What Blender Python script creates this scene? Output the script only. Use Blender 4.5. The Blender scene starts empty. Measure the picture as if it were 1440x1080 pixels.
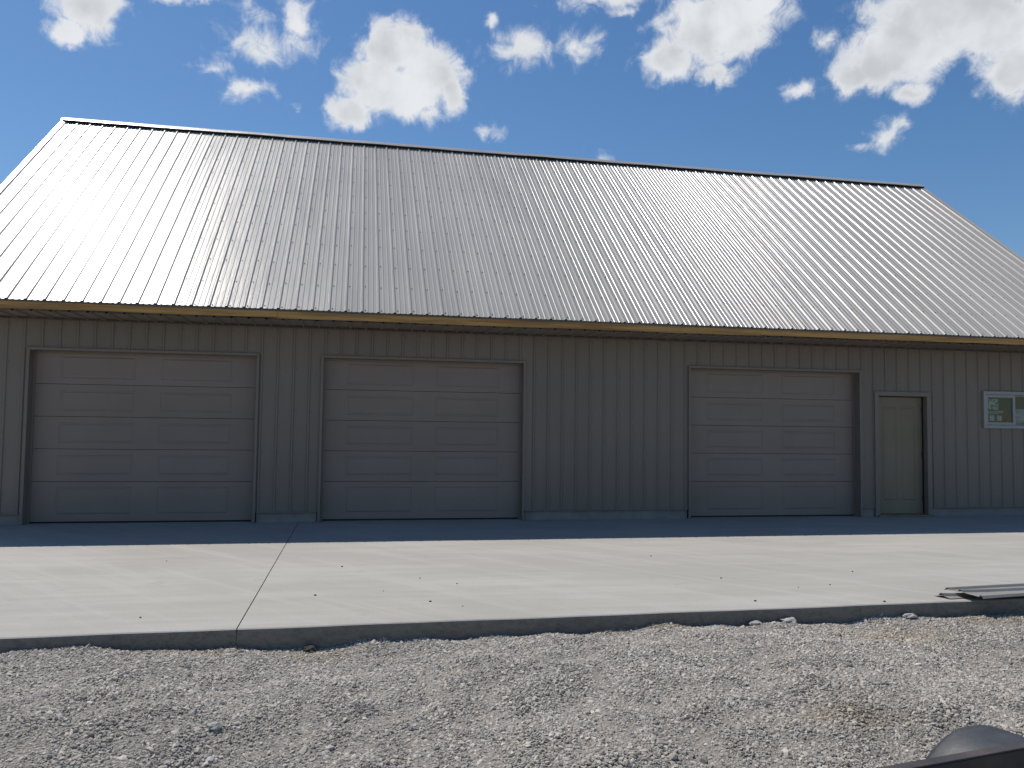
import bpy, math, random
import numpy as np
from mathutils import Vector, Matrix

random.seed(7)
SC = bpy.context.scene
COL = SC.collection

# ------------------------------------------------------------------ camera
CAM_POS = Vector((0.0, -12.391, 1.424))
YAW, PITCH, ROLL = 0.1915, 0.0544, 0.0124
fw = Vector((math.sin(YAW)*math.cos(PITCH), math.cos(YAW)*math.cos(PITCH), math.sin(PITCH)))
rt = Vector((math.cos(YAW), -math.sin(YAW), 0.0))
up = rt.cross(fw)
rt2 = rt*math.cos(ROLL) + up*math.sin(ROLL)
up2 = up*math.cos(ROLL) - rt*math.sin(ROLL)
cam = bpy.data.cameras.new('camera')
cam.sensor_fit = 'HORIZONTAL'
cam.sensor_width = 36.0
cam.lens = 36.0*1138.0/1440.0
cam.clip_start = 0.05
cam.clip_end = 5000
camo = bpy.data.objects.new('camera', cam)
COL.objects.link(camo)
camo.matrix_world = Matrix(((rt2.x, up2.x, -fw.x, CAM_POS.x), (rt2.y, up2.y, -fw.y, CAM_POS.y),
                            (rt2.z, up2.z, -fw.z, CAM_POS.z), (0, 0, 0, 1)))
SC.camera = camo

# ------------------------------------------------------------------ light and sky
SUN = Vector((-0.29, 0.385, 0.875)).normalized()
EL = math.asin(SUN.z)
AZ = math.atan2(SUN.x, SUN.y)
sun = bpy.data.lights.new('sun', 'SUN')
sun.energy = 4.4
sun.angle = math.radians(0.53)
sun.color = (1.0, 0.955, 0.885)
suno = bpy.data.objects.new('sun', sun)
COL.objects.link(suno)
suno.location = (-10, 15, 40)
suno.rotation_euler = SUN.to_track_quat('Z', 'Y').to_euler()

SKY_STRENGTH = 0.100
SC.view_settings.view_transform = 'Standard'
SC.view_settings.look = 'None'
SC.view_settings.gamma = 1.0
SC.view_settings.use_curve_mapping = False
SC.view_settings.exposure = 0.0
SC.render.engine = 'CYCLES'
SC.render.resolution_x = 1024
SC.render.resolution_y = 768

# clouds: azimuth, elevation, half width, half height (degrees), weight
BLOBS = [(-17.64, 24.73, 2.04, 1.81, 1.25), (-18.77, 23.12, 1.11, 0.92, 1.25), (-16.50, 23.91, 1.24, 0.78, 0.80), (-11.55, 26.76, 2.71, 0.55, 0.90),
         (-4.63, 25.93, 1.54, 2.48, 0.80), (-7.11, 24.44, 2.43, 1.32, 0.75), (-9.91, 22.79, 1.33, 0.46, 0.50), (-7.63, 21.95, 1.71, 0.78, 0.80),
         (-7.64, 26.43, 1.61, 0.68, 0.60), (2.34, 25.23, 2.24, 1.78, 1.56), (4.62, 23.80, 2.36, 1.91, 1.56), (1.24, 22.98, 2.63, 1.91, 1.56),
         (-0.86, 21.12, 1.49, 1.07, 1.42), (6.48, 22.82, 1.03, 1.33, 1.42), (3.53, 22.32, 2.55, 1.33, 1.42), (11.71, 25.67, 2.78, 1.26, 0.80),
         (15.43, 25.73, 1.76, 1.04, 0.70), (9.40, 27.17, 0.63, 0.51, 0.70), (17.87, 28.59, 3.72, 0.70, 0.80), (19.00, 27.80, 1.37, 0.45, 0.60),
         (25.40, 26.52, 3.92, 2.19, 1.49), (22.04, 24.76, 1.98, 1.36, 1.35), (27.81, 27.01, 2.63, 1.60, 1.08), (25.15, 23.67, 1.74, 0.86, 1.08),
         (32.25, 24.83, 0.90, 0.89, 0.75), (30.59, 22.11, 1.18, 0.68, 0.70), (39.68, 25.28, 4.40, 2.25, 1.61), (35.49, 23.13, 2.11, 1.69, 1.54),
         (34.00, 22.36, 1.22, 1.07, 1.40), (43.17, 21.30, 1.64, 1.61, 1.54), (37.37, 21.12, 1.23, 0.57, 1.12), (42.77, 23.69, 2.20, 2.05, 1.54),
         (37.62, 23.91, 3.02, 2.15, 1.61), (36.20, 18.56, 1.25, 0.98, 0.75), (34.83, 18.17, 1.08, 0.40, 0.60), (36.80, 19.20, 0.71, 0.63, 0.70),
         (9.05, 20.49, 0.89, 0.69, 0.60), (17.08, 18.78, 0.82, 0.43, 0.45), (-4.37, 20.80, 0.67, 0.40, 0.45)]


class NT:
    """small helper to write node trees"""
    def __init__(self, tree):
        self.t = tree
        self.n = tree.nodes
        self.l = tree.links

    def put(self, sock, v):
        if isinstance(v, bpy.types.NodeSocket):
            self.l.new(v, sock)
        else:
            sock.default_value = v

    def math(self, op, a, b=None, c=None, clamp=False):
        n = self.n.new('ShaderNodeMath')
        n.operation = op
        n.use_clamp = clamp
        for i, v in enumerate((a, b, c)):
            if v is not None:
                self.put(n.inputs[i], v)
        return n.outputs[0]

    def vec(self, op, a, b=None, c=None):
        n = self.n.new('ShaderNodeVectorMath')
        n.operation = op
        for i, v in enumerate((a, b, c)):
            if v is not None:
                self.put(n.inputs[i], v)
        return n.outputs[1] if op in ('LENGTH', 'DOT_PRODUCT') else n.outputs[0]

    def noise(self, vec, scale, detail=4.0, rough=0.55, dist=0.0):
        n = self.n.new('ShaderNodeTexNoise')
        if vec is not None:
            self.l.new(vec, n.inputs['Vector'])
        n.inputs['Scale'].default_value = scale
        n.inputs['Detail'].default_value = detail
        n.inputs['Roughness'].default_value = rough
        n.inputs['Distortion'].default_value = dist
        return n.outputs[0]

    def step(self, v, a, b, o0=0.0, o1=1.0, smooth=True):
        n = self.n.new('ShaderNodeMapRange')
        n.interpolation_type = 'SMOOTHSTEP' if smooth else 'LINEAR'
        self.put(n.inputs[0], v)
        n.inputs[1].default_value = a
        n.inputs[2].default_value = b
        n.inputs[3].default_value = o0
        n.inputs[4].default_value = o1
        return n.outputs[0]

    def mix(self, f, a, b, mode='MIX'):
        n = self.n.new('ShaderNodeMix')
        n.data_type = 'RGBA'
        n.blend_type = mode
        self.put(n.inputs[0], f)
        self.put(n.inputs[6], a)
        self.put(n.inputs[7], b)
        return n.outputs[2]


world = bpy.data.worlds.new('World')
SC.world = world
world.use_nodes = True
W = NT(world.node_tree)
W.n.clear()
out = W.n.new('ShaderNodeOutputWorld')
sky = W.n.new('ShaderNodeTexSky')
sky.sky_type = 'NISHITA'
sky.sun_disc = False
sky.sun_elevation = EL
sky.sun_rotation = AZ
sky.altitude = 200
sky.air_density = 1.0
sky.dust_density = 0.35
sky.ozone_density = 3.0
bg = W.n.new('ShaderNodeBackground')
hs = W.n.new('ShaderNodeHueSaturation')
hs.inputs['Saturation'].default_value = 1.20
W.l.new(sky.outputs[0], hs.inputs['Color'])
W.l.new(hs.outputs[0], bg.inputs[0])
bg.inputs[1].default_value = SKY_STRENGTH
geo = W.n.new('ShaderNodeTexCoord')
D = geo.outputs['Generated']
sep = W.n.new('ShaderNodeSeparateXYZ')
W.l.new(D, sep.inputs[0])
az = W.math('MULTIPLY', W.math('ARCTAN2', sep.outputs[0], sep.outputs[1]), 180/math.pi)
el = W.math('MULTIPLY', W.math('ARCSINE', sep.outputs[2]), 180/math.pi)
cmb = W.n.new('ShaderNodeCombineXYZ')
W.l.new(az, cmb.inputs[0])
W.l.new(el, cmb.inputs[1])
warp = W.n.new('ShaderNodeTexNoise')
W.l.new(cmb.outputs[0], warp.inputs['Vector'])
warp.inputs['Scale'].default_value = 0.40
warp.inputs['Detail'].default_value = 5.0
warp.inputs['Roughness'].default_value = 0.6
wv = W.vec('MULTIPLY', W.vec('SUBTRACT', warp.outputs['Color'], (0.5, 0.5, 0.5)), (2.6, 2.0, 0.0))
P = W.vec('ADD', cmb.outputs[0], wv)
field = None
for (a, e, ra, re, w) in BLOBS:
    ra *= 1.36
    re *= 1.36
    v = W.vec('MULTIPLY_ADD', P, (1/ra, 1/re, 0), (-a/ra, -e/re, 0))
    f = W.math('MULTIPLY_ADD', W.vec('LENGTH', v), -w, w*1.08)
    field = f if field is None else W.math('SMOOTH_MAX', field, f, 0.12)
# scattered fair-weather clouds over the rest of the sky
gen = W.noise(D, 5.5, 3.0, 0.5)
gen = W.math('MULTIPLY_ADD', gen, 6.0, -3.55)
out_az = W.step(W.math('ABSOLUTE', W.math('SUBTRACT', az, 11.0)), 40, 50)
out_el = W.step(el, 31, 36)
mask = W.math('MAXIMUM', out_az, out_el)
gen = W.math('MULTIPLY_ADD', W.math('SUBTRACT', gen, -1.0), mask, -1.0)
gen = W.math('MINIMUM', gen, 0.9)
field = W.math('MAXIMUM', field, gen)
n1 = W.noise(cmb.outputs[0], 0.62, 12.0, 0.64, 0.5)
n1 = W.math('SUBTRACT', n1, 0.5)
dens = W.math('MULTIPLY_ADD', n1, 1.9, field)
alpha = W.math('POWER', W.step(dens, 0.06, 0.82), 1.2)
alpha = W.math('MULTIPLY', alpha, W.step(field, 0.0, 0.85, 0.55, 1.0))
thick = W.step(W.math('MULTIPLY_ADD', n1, 0.9, field), 0.40, 1.25)
n2 = W.noise(W.vec('ADD', cmb.outputs[0], (3.0, 9.0, 0)), 0.24, 4.0, 0.5)
shade = W.math('MULTIPLY', thick, W.step(n2, 0.30, 0.66))
ccol = W.mix(shade, (0.80, 0.82, 0.85, 1), (0.56, 0.58, 0.605, 1))
bgc = W.n.new('ShaderNodeBackground')
W.l.new(ccol, bgc.inputs[0])
bgc.inputs[1].default_value = 1.0
ms = W.n.new('ShaderNodeMixShader')
W.l.new(alpha, ms.inputs[0])
W.l.new(bg.outputs[0], ms.inputs[1])
W.l.new(bgc.outputs[0], ms.inputs[2])
W.l.new(ms.outputs[0], out.inputs[0])
world.cycles.sampling_method = 'MANUAL'
world.cycles.sample_map_resolution = 512

# ------------------------------------------------------------------ materials
def material(name, base, rough=0.6, metal=0.0, spec=0.5, var=0.12, vscale=3.0, vstretch=(1, 1, 1), bump=0.0, bscale=60.0,
             bstretch=(1, 1, 1), rnd=0.0, second=None, coat=0.0, rvar=0.0):
    m = bpy.data.materials.new(name)
    m.use_nodes = True
    N = NT(m.node_tree)
    b = N.n['Principled BSDF']
    g = N.n.new('ShaderNodeNewGeometry').outputs['Position']
    pv = N.vec('MULTIPLY', g, vstretch)
    n = N.noise(pv, vscale, 6.0, 0.6)
    k = N.step(n, 0.3, 0.7, 1.0 - var, 1.0 + var, False)
    base4 = (base[0], base[1], base[2], 1)
    col = base4
    if second is not None:
        n3 = N.noise(pv, vscale*0.6, 5.0, 0.65)
        col = N.mix(N.step(n3, 0.45, 0.62), base4, (second[0], second[1], second[2], 1))
    if rnd:
        oi = N.n.new('ShaderNodeObjectInfo')
        k = N.math('MULTIPLY', k, N.step(oi.outputs['Random'], 0, 1, 1 - rnd, 1 + rnd, False))
    cm = N.n.new('ShaderNodeCombineXYZ')
    for i in range(3):
        N.l.new(k, cm.inputs[i])
    col = N.mix(1.0, col, cm.outputs[0], 'MULTIPLY')
    N.l.new(col, b.inputs['Base Color'])
    b.inputs['Roughness'].default_value = rough
    if rvar:
        N.l.new(N.step(n, 0.3, 0.7, rough - rvar, rough + rvar, False), b.inputs['Roughness'])
    b.inputs['Metallic'].default_value = metal
    b.inputs['Specular IOR Level'].default_value = spec
    b.inputs['Coat Weight'].default_value = coat
    if bump:
        bn = N.n.new('ShaderNodeBump')
        bn.inputs['Distance'].default_value = bump
        bn.inputs['Strength'].default_value = 1.0
        N.l.new(N.noise(N.vec('MULTIPLY', g, bstretch), bscale, 4.0, 0.6), bn.inputs['Height'])
        N.l.new(bn.outputs[0], b.inputs['Normal'])
    return m


M = {}
M['roof'] = material('roof_metal', (0.415, 0.385, 0.345), rough=0.31, spec=0.5, var=0.05, vscale=1.2, vstretch=(1.5, .35, .35),
                     bump=0.0035, bscale=1.0, bstretch=(5.0, 0.9, 0.9), rnd=0.05, rvar=0.03)
M['wall'] = material('wall_metal', (0.200, 0.164, 0.136), rough=0.5, var=0.05, vscale=0.9, vstretch=(1.2, 1.2, .6), bump=0.0010, bscale=1.0,
                     bstretch=(2, 2, 1), rnd=0.05)
M['trim'] = material('trim_metal', (0.205, 0.168, 0.142), rough=0.5, var=0.08, vscale=2.0)
M['soffit'] = material('soffit_metal', (0.24, 0.205, 0.170), rough=0.5, var=0.08, vscale=2.0, rnd=0.05)
M['door'] = material('garage_door_steel', (0.250, 0.198, 0.168), rough=0.55, var=0.06, vscale=1.3, bump=0.0006, bscale=22,
                     bstretch=(1.0, 1.0, 9.0), rnd=0.03)
M['leaf'] = material('entry_door_steel', (0.215, 0.172, 0.115), rough=0.5, var=0.08, vscale=2.0, bump=0.0004, bscale=20, bstretch=(9, 1, 1))
M['rubber'] = material('black_rubber', (0.015, 0.015, 0.016), rough=0.8, var=0.2)
M['vent'] = material('ridge_vent_black', (0.012, 0.012, 0.013), rough=0.9, var=0.2)
M['drip'] = material('drip_edge_metal', (0.10, 0.095, 0.085), rough=0.5, var=0.1)
M['lumber'] = material('fascia_lumber', (0.48, 0.275, 0.088), rough=0.75, var=0.26, vscale=3.0, vstretch=(.5, 1, 9), bump=0.001, bscale=10,
                       bstretch=(.6, 1, 14), rnd=0.14, second=(0.34, 0.18, 0.062))
M['screw'] = material('screw_head', (0.05, 0.045, 0.045), rough=0.5, metal=0.3)
M['vinyl'] = material('window_vinyl', (0.34, 0.335, 0.33), rough=0.45, var=0.04)
M['inside'] = material('interior_shade', (0.013, 0.013, 0.014), rough=0.9, var=0.1)  # near-black, so the unlit interior's darkness is put into the colour
M['threshold'] = material('threshold_metal', (0.20, 0.175, 0.12), rough=0.45, metal=0.4, var=0.15)
M['curb'] = material('foundation_concrete', (0.26, 0.245, 0.225), rough=0.9, var=0.16, vscale=4.0, bump=0.004, bscale=30)
M['rail'] = material('trailer_steel', (0.038, 0.034, 0.034), rough=0.6, var=0.3, vscale=9, second=(0.058, 0.046, 0.042), bump=0.001, bscale=90)
M['tyre'] = material('tyre_rubber', (0.040, 0.045, 0.052), rough=0.75, var=0.3, vscale=26, bump=0.002, bscale=120, second=(0.062, 0.068, 0.074))
M['fender'] = material('fender_paint', (0.028, 0.032, 0.038), rough=0.55, var=0.22, vscale=14, bump=0.0012, bscale=60, second=(0.044, 0.047, 0.050))
M['rim'] = material('wheel_rim', (0.5, 0.5, 0.5), rough=0.4, metal=0.5)
M['plank'] = material('weathered_plank', (0.20, 0.17, 0.13), rough=0.85, var=0.25, vscale=3, vstretch=(1, 9, 1), rnd=0.15)
M['sheet'] = material('sheet_metal', (0.25, 0.24, 0.222), rough=0.5, var=0.12, vscale=5, bump=0.002, bscale=4, spec=0.3)
M['rock'] = material('limestone', (0.33, 0.315, 0.295), rough=0.95, var=0.25, vscale=30, bump=0.004, bscale=60, rnd=0.2, spec=0.2)
M['clod'] = material('dark_clod', (0.08, 0.072, 0.062), rough=0.95, var=0.3, vscale=40, rnd=0.3, spec=0.2)
M['paper'] = material('white_paper', (0.62, 0.63, 0.66), rough=0.9, var=0.05)


def flat_print(name, base, ink, cells, thr):
    """paper with blocks of print too far off to read"""
    m = bpy.data.materials.new(name)
    m.use_nodes = True
    N = NT(m.node_tree)
    b = N.n['Principled BSDF']
    tc = N.n.new('ShaderNodeTexCoord').outputs['Object']
    n = N.noise(N.vec('MULTIPLY', tc, cells), 1.0, 1.5, 0.5)
    N.l.new(N.mix(N.step(n, thr, thr + 0.05), base, ink), b.inputs['Base Color'])
    b.inputs['Roughness'].default_value = 0.85
    return m


M['poster'] = flat_print('poster_print', (0.42, 0.52, 0.46, 1), (0.07, 0.11, 0.09, 1), (22, 1, 17), 0.50)
M['lines'] = flat_print('notice_print', (0.42, 0.42, 0.50, 1), (0.24, 0.24, 0.30, 1), (5, 1, 55), 0.52)
M['notes'] = flat_print('note_print', (0.46, 0.50, 0.52, 1), (0.30, 0.34, 0.36, 1), (25, 1, 60), 0.55)
M['swoosh'] = material('banner_print', (0.20, 0.23, 0.25), rough=0.8, var=0.3, vscale=20)

# clear glass: thin, so straight-through plus fresnel mirror
gm = bpy.data.materials.new('window_glass')
gm.use_nodes = True
N = NT(gm.node_tree)
N.n.remove(N.n['Principled BSDF'])
tr = N.n.new('ShaderNodeBsdfTransparent')
tr.inputs[0].default_value = (0.80, 0.86, 0.85, 1)
gl = N.n.new('ShaderNodeBsdfGlossy')
gl.inputs['Roughness'].default_value = 0.02
lw = N.n.new('ShaderNodeLayerWeight')
lw.inputs[0].default_value = 0.5
fres = N.math('MULTIPLY_ADD', N.math('POWER', lw.outputs['Facing'], 5.0), 0.95, 0.04)
mx = N.n.new('ShaderNodeMixShader')
N.l.new(fres, mx.inputs[0])
N.l.new(tr.outputs[0], mx.inputs[1])
N.l.new(gl.outputs[0], mx.inputs[2])
N.l.new(mx.outputs[0], N.n['Material Output'].inputs[0])
M['glass'] = gm


def concrete():
    m = bpy.data.materials.new('slab_concrete')
    m.use_nodes = True
    N = NT(m.node_tree)
    b = N.n['Principled BSDF']
    g = N.n.new('ShaderNodeNewGeometry').outputs['Position']
    big = N.noise(N.vec('MULTIPLY', g, (.35, .8, 1)), 1.0, 5.0, 0.6, 0.4)
    streak = N.noise(N.vec('MULTIPLY', g, (.28, 3.2, 1)), 1.6, 6.0, 0.62, 0.3)
    diag = N.n.new('ShaderNodeVectorRotate')
    N.l.new(g, diag.inputs['Vector'])
    diag.inputs['Angle'].default_value = 0.9
    streak2 = N.noise(N.vec('MULTIPLY', diag.outputs[0], (.25, 3.5, 1)), 1.3, 5.0, 0.6, 0.2)
    fine = N.noise(g, 45.0, 4.0, 0.7)
    col = N.mix(N.step(big, 0.36, 0.66), (0.340, 0.322, 0.290, 1), (0.408, 0.388, 0.352, 1))
    col = N.mix(N.step(streak, 0.35, 0.68, 0.0, 0.60), col, (0.318, 0.300, 0.270, 1))
    col = N.mix(N.step(streak2, 0.46, 0.70, 0.0, 0.5), col, (0.430, 0.410, 0.374, 1))
    col = N.mix(N.step(fine, 0.30, 0.72, 0.0, 0.30), col, (0.28, 0.264, 0.238, 1))
    spots = N.noise(g, 3.2, 3.0, 0.5)
    col = N.mix(N.step(spots, 0.62, 0.74, 0.0, 0.45), col, (0.30, 0.285, 0.26, 1))
    # a hairline shrinkage crack wandering across the slab
    sx = N.n.new('ShaderNodeSeparateXYZ')
    N.l.new(g, sx.inputs[0])
    wob = N.noise(N.vec('MULTIPLY', g, (1, 0, 0)), 1.3, 5.0, 0.6)
    d = N.math('ABSOLUTE', N.math('SUBTRACT', N.math('MULTIPLY_ADD', wob, 0.35, -3.42), sx.outputs[1]))
    crk = N.math('MULTIPLY', N.step(d, 0.004, 0.011, 1.0, 0.0), N.step(N.noise(N.vec('MULTIPLY', g, (1, 0, 0)), 0.7, 2.0), 0.42, 0.55, 0, 0.45))
    col = N.mix(crk, col, (0.20, 0.195, 0.185, 1))
    # formed vertical edge: honeycombed concrete, its shaded face painted in a darker tone
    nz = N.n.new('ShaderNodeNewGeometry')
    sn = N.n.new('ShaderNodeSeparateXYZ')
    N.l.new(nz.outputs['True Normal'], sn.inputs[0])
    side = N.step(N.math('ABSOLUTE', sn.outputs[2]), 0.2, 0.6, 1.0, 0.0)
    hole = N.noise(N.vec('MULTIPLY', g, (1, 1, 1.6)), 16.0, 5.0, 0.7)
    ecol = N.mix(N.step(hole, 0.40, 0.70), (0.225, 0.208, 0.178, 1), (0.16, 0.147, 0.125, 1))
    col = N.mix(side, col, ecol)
    N.l.new(col, b.inputs['Base Color'])
    b.inputs['Roughness'].default_value = 0.85
    b.inputs['Specular IOR Level'].default_value = 0.3
    bn = N.n.new('ShaderNodeBump')
    bn.inputs['Distance'].default_value = 0.002
    h = N.math('ADD', N.math('MULTIPLY', streak, 1.5), N.math('MULTIPLY_ADD', side, N.math('MULTIPLY', hole, -8.0), fine))
    N.l.new(h, bn.inputs['Height'])
    N.l.new(bn.outputs[0], b.inputs['Normal'])
    return m


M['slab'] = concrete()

SAND = [(1.88, -6.32, .42), (2.45, -6.36, .40), (5.21, -6.45, .55), (-1.09, -6.5, .5), (2.54, -8.59, .38), (4.1, -6.75, .7), (-.2, -6.55, .4)]


def gravel_mat(name, bed):
    m = bpy.data.materials.new(name)
    m.use_nodes = True
    N = NT(m.node_tree)
    b = N.n['Principled BSDF']
    g = N.n.new('ShaderNodeNewGeometry').outputs['Position']
    oi = N.n.new('ShaderNodeObjectInfo')
    if bed:
        v = N.n.new('ShaderNodeTexVoronoi')
        N.l.new(g, v.inputs['Vector'])
        v.inputs['Scale'].default_value = 70.0
        k = N.math('MULTIPLY_ADD', v.outputs['Color'], 0.30, 0.48)
        h = v.outputs['Distance']
    else:
        k = N.step(oi.outputs['Random'], 0, 1, 0.55, 1.32, False)
        h = N.noise(g, 220.0, 3.0, 0.6)
    big = N.noise(N.vec('MULTIPLY', g, (1, 1, 0)), 0.9, 4.0, 0.6)
    k = N.math('MULTIPLY', k, N.step(big, 0.3, 0.7, 0.88, 1.1, False))
    col = N.mix(N.step(N.noise(g, 30.0, 2.0), 0.35, 0.65), (0.440, 0.398, 0.343, 1), (0.380, 0.355, 0.320, 1))
    # tan clay showing through in a few spots
    cl = None
    gw = N.vec('ADD', g, N.vec('MULTIPLY', N.vec('SUBTRACT', N.n.new('ShaderNodeTexNoise').outputs['Color'], (.5, .5, .5)), (.5, .5, 0)))
    for (x, y, r) in SAND:
        f = N.math('SUBTRACT', 1.0, N.vec('LENGTH', N.vec('MULTIPLY_ADD', gw, (1/r, 2.2/r, 0), (-x/r, -y*2.2/r, 0))))
        cl = f if cl is None else N.math('MAXIMUM', cl, f)
    cn = N.math('MULTIPLY_ADD', N.math('SUBTRACT', N.noise(g, 7.0, 4.0, 0.6), 0.5), 1.4, cl)
    pick = N.math('MULTIPLY', N.step(cn, 0.0, 0.6, 0.0, 0.52), N.step(oi.outputs['Random'], 0.2, 0.9, 1.0, 0.35))
    col = N.mix(pick, col, (0.36, 0.285, 0.175, 1))
    cm = N.n.new('ShaderNodeCombineXYZ')
    for i in range(3):
        N.l.new(k, cm.inputs[i])
    col = N.mix(1.0, col, cm.outputs[0], 'MULTIPLY')
    N.l.new(col, b.inputs['Base Color'])
    b.inputs['Roughness'].default_value = 0.95
    b.inputs['Specular IOR Level'].default_value = 0.2
    bn = N.n.new('ShaderNodeBump')
    bn.inputs['Distance'].default_value = 0.012 if bed else 0.002
    N.l.new(h, bn.inputs['Height'])
    N.l.new(bn.outputs[0], b.inputs['Normal'])
    return m


M['gravel_bed'] = gravel_mat('gravel_bed', True)
M['gravel'] = gravel_mat('gravel_stone', False)
M['field'] = material('rough_grass', (0.075, 0.085, 0.035), rough=0.95, var=0.4, vscale=0.6, second=(0.12, 0.10, 0.05), bump=0.05, bscale=4)


# ------------------------------------------------------------------ mesh helpers
WLOC = {}


class MB:
    """collects faces in world metres and links them as ONE mesh object"""
    def __init__(self):
        self.v = []
        self.f = []
        self.sm = []

    def quad(self, a, b, c, d, smooth=False):
        i = len(self.v)
        self.v += [tuple(a), tuple(b), tuple(c), tuple(d)]
        self.f.append((i, i+1, i+2, i+3))
        self.sm.append(smooth)

    def poly(self, pts):
        i = len(self.v)
        self.v += [tuple(p) for p in pts]
        self.f.append(tuple(range(i, i+len(pts))))
        self.sm.append(False)

    def box(self, x0, x1, y0, y1, z0, z1):
        self.hexa([(x0, y0, z0), (x1, y0, z0), (x1, y1, z0), (x0, y1, z0), (x0, y0, z1), (x1, y0, z1), (x1, y1, z1), (x0, y1, z1)])

    def hexa(self, p):
        i = len(self.v)
        self.v += [tuple(q) for q in p]
        for f in ((0, 3, 2, 1), (4, 5, 6, 7), (0, 1, 5, 4), (1, 2, 6, 5), (2, 3, 7, 6), (3, 0, 4, 7)):
            self.f.append(tuple(i+k for k in f))
            self.sm.append(False)

    def grid(self, rows, smooth=False):
        """rows of points; neighbouring rows are joined"""
        i = len(self.v)
        n = len(rows[0])
        for r in rows:
            self.v += [tuple(p) for p in r]
        for a in range(len(rows)-1):
            for b in range(n-1):
                k = i + a*n + b
                self.f.append((k, k+1, k+1+n, k+n))
                self.sm.append(smooth)

    def build(self, name, mat, parent=None, origin=None, bevel=0.0):
        v = np.array(self.v, dtype=float)
        if origin is None:
            origin = (v.min(0)+v.max(0))/2
        v = v - np.array(origin)
        me = bpy.data.meshes.new(name)
        me.from_pydata([tuple(q) for q in v], [], self.f)
        me.polygons.foreach_set('use_smooth', self.sm)
        me.materials.append(mat)
        me.update()
        o = bpy.data.objects.new(name, me)
        COL.objects.link(o)
        WLOC[o.name] = Vector(origin)
        if parent is not None:
            o.parent = parent
            o.location = Vector(origin) - WLOC[parent.name]
        else:
            o.location = origin
        if bevel:
            b = o.modifiers.new('bevel', 'BEVEL')
            b.width = bevel
            b.segments = 2
            b.limit_method = 'ANGLE'
        return o


def empty(name, loc, label=None, cat=None, group=None, parent=None):
    o = bpy.data.objects.new(name, None)
    COL.objects.link(o)
    WLOC[o.name] = Vector(loc)
    o.location = Vector(loc) - (WLOC[parent.name] if parent is not None else Vector((0, 0, 0)))
    if parent is not None:
        o.parent = parent
    return tag(o, label, cat, group)


def tag(o, label=None, cat=None, group=None, kind=None):
    for k, v in (('label', label), ('category', cat), ('group', group), ('kind', kind)):
        if v:
            o[k] = v
    return o


# ------------------------------------------------------------------ ground
def slab_edge(x):
    return -6.375 + 0.021*x


rng = np.random.RandomState(3)
WAVES = [(rng.uniform(.5, 1)*s, rng.uniform(0, 6.28), rng.uniform(0, 6.28)) for s in (1.1, 1.7, 2.6, 3.9, 5.5, 8.0, 11.0, 15.0, 20.0, 27.0)]


def rough_h(x, y):
    h = 0.0
    for k, a, ph in WAVES:
        h += (0.080/k**0.82) * math.sin(k*(x*math.cos(a)+y*math.sin(a))+ph + 0.8*math.sin(k*.6*(x*math.sin(a)-y*math.cos(a))+a))
    return h


def gravel_h(x, y):
    d = slab_edge(x) - y                       # metres out from the slab
    e = math.exp(-max(d, 0)/0.12)
    lump = 0.028*math.sin(x*2.9+1.0)+0.022*math.sin(x*6.1+.4)+0.014*math.sin(x*13.7)
    return -0.128 + 0.8*(0.3+0.7*(1-math.exp(-max(d, 0)/0.6)))*rough_h(x, y) + e*lump*0.8 - 0.01*max(d-1.0, 0)*0.5


big = MB()
big.quad((-900, -900, -0.42), (900, -900, -0.42), (900, 900, -0.42), (-900, 900, -0.42))
tag(big.build('ground', M['field']), 'rough grassy field reaching to the horizon', kind='structure')


def patch(x0, x1, y0, y1, nx, ny, follow=True):
    m = MB()
    rows = []
    for j in range(ny+1):
        r = []
        for i in range(nx+1):
            x = x0+(x1-x0)*i/nx
            t = j/ny
            ye = (slab_edge(x)+0.02) if follow else y1
            y = y0 + (ye-y0)*t
            r.append((x, y, gravel_h(x, y)))
        rows.append(r)
    m.grid(rows, True)
    return m


yard = patch(-16, 24, -26, 0, 300, 200)
yo = yard.build('gravel_yard', M['gravel_bed'])
tag(yo, 'grey crushed stone yard in front of the concrete apron', kind='structure')

scatter = patch(-4.2, 8.2, -9.9, 0, 220, 70)
go = scatter.build('gravel', M['gravel'])
tag(go, 'loose grey crushed limestone gravel', kind='stuff')

ng = bpy.data.node_groups.new('gravel_scatter', 'GeometryNodeTree')
ng.interface.new_socket('Geometry', in_out='INPUT', socket_type='NodeSocketGeometry')
ng.interface.new_socket('Geometry', in_out='OUTPUT', socket_type='NodeSocketGeometry')
gi = ng.nodes.new('NodeGroupInput')
gout = ng.nodes.new('NodeGroupOutput')
L = ng.links


def gnode(t, **kw):
    n = ng.nodes.new(t)
    for k, v in kw.items():
        setattr(n, k, v)
    return n


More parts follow.
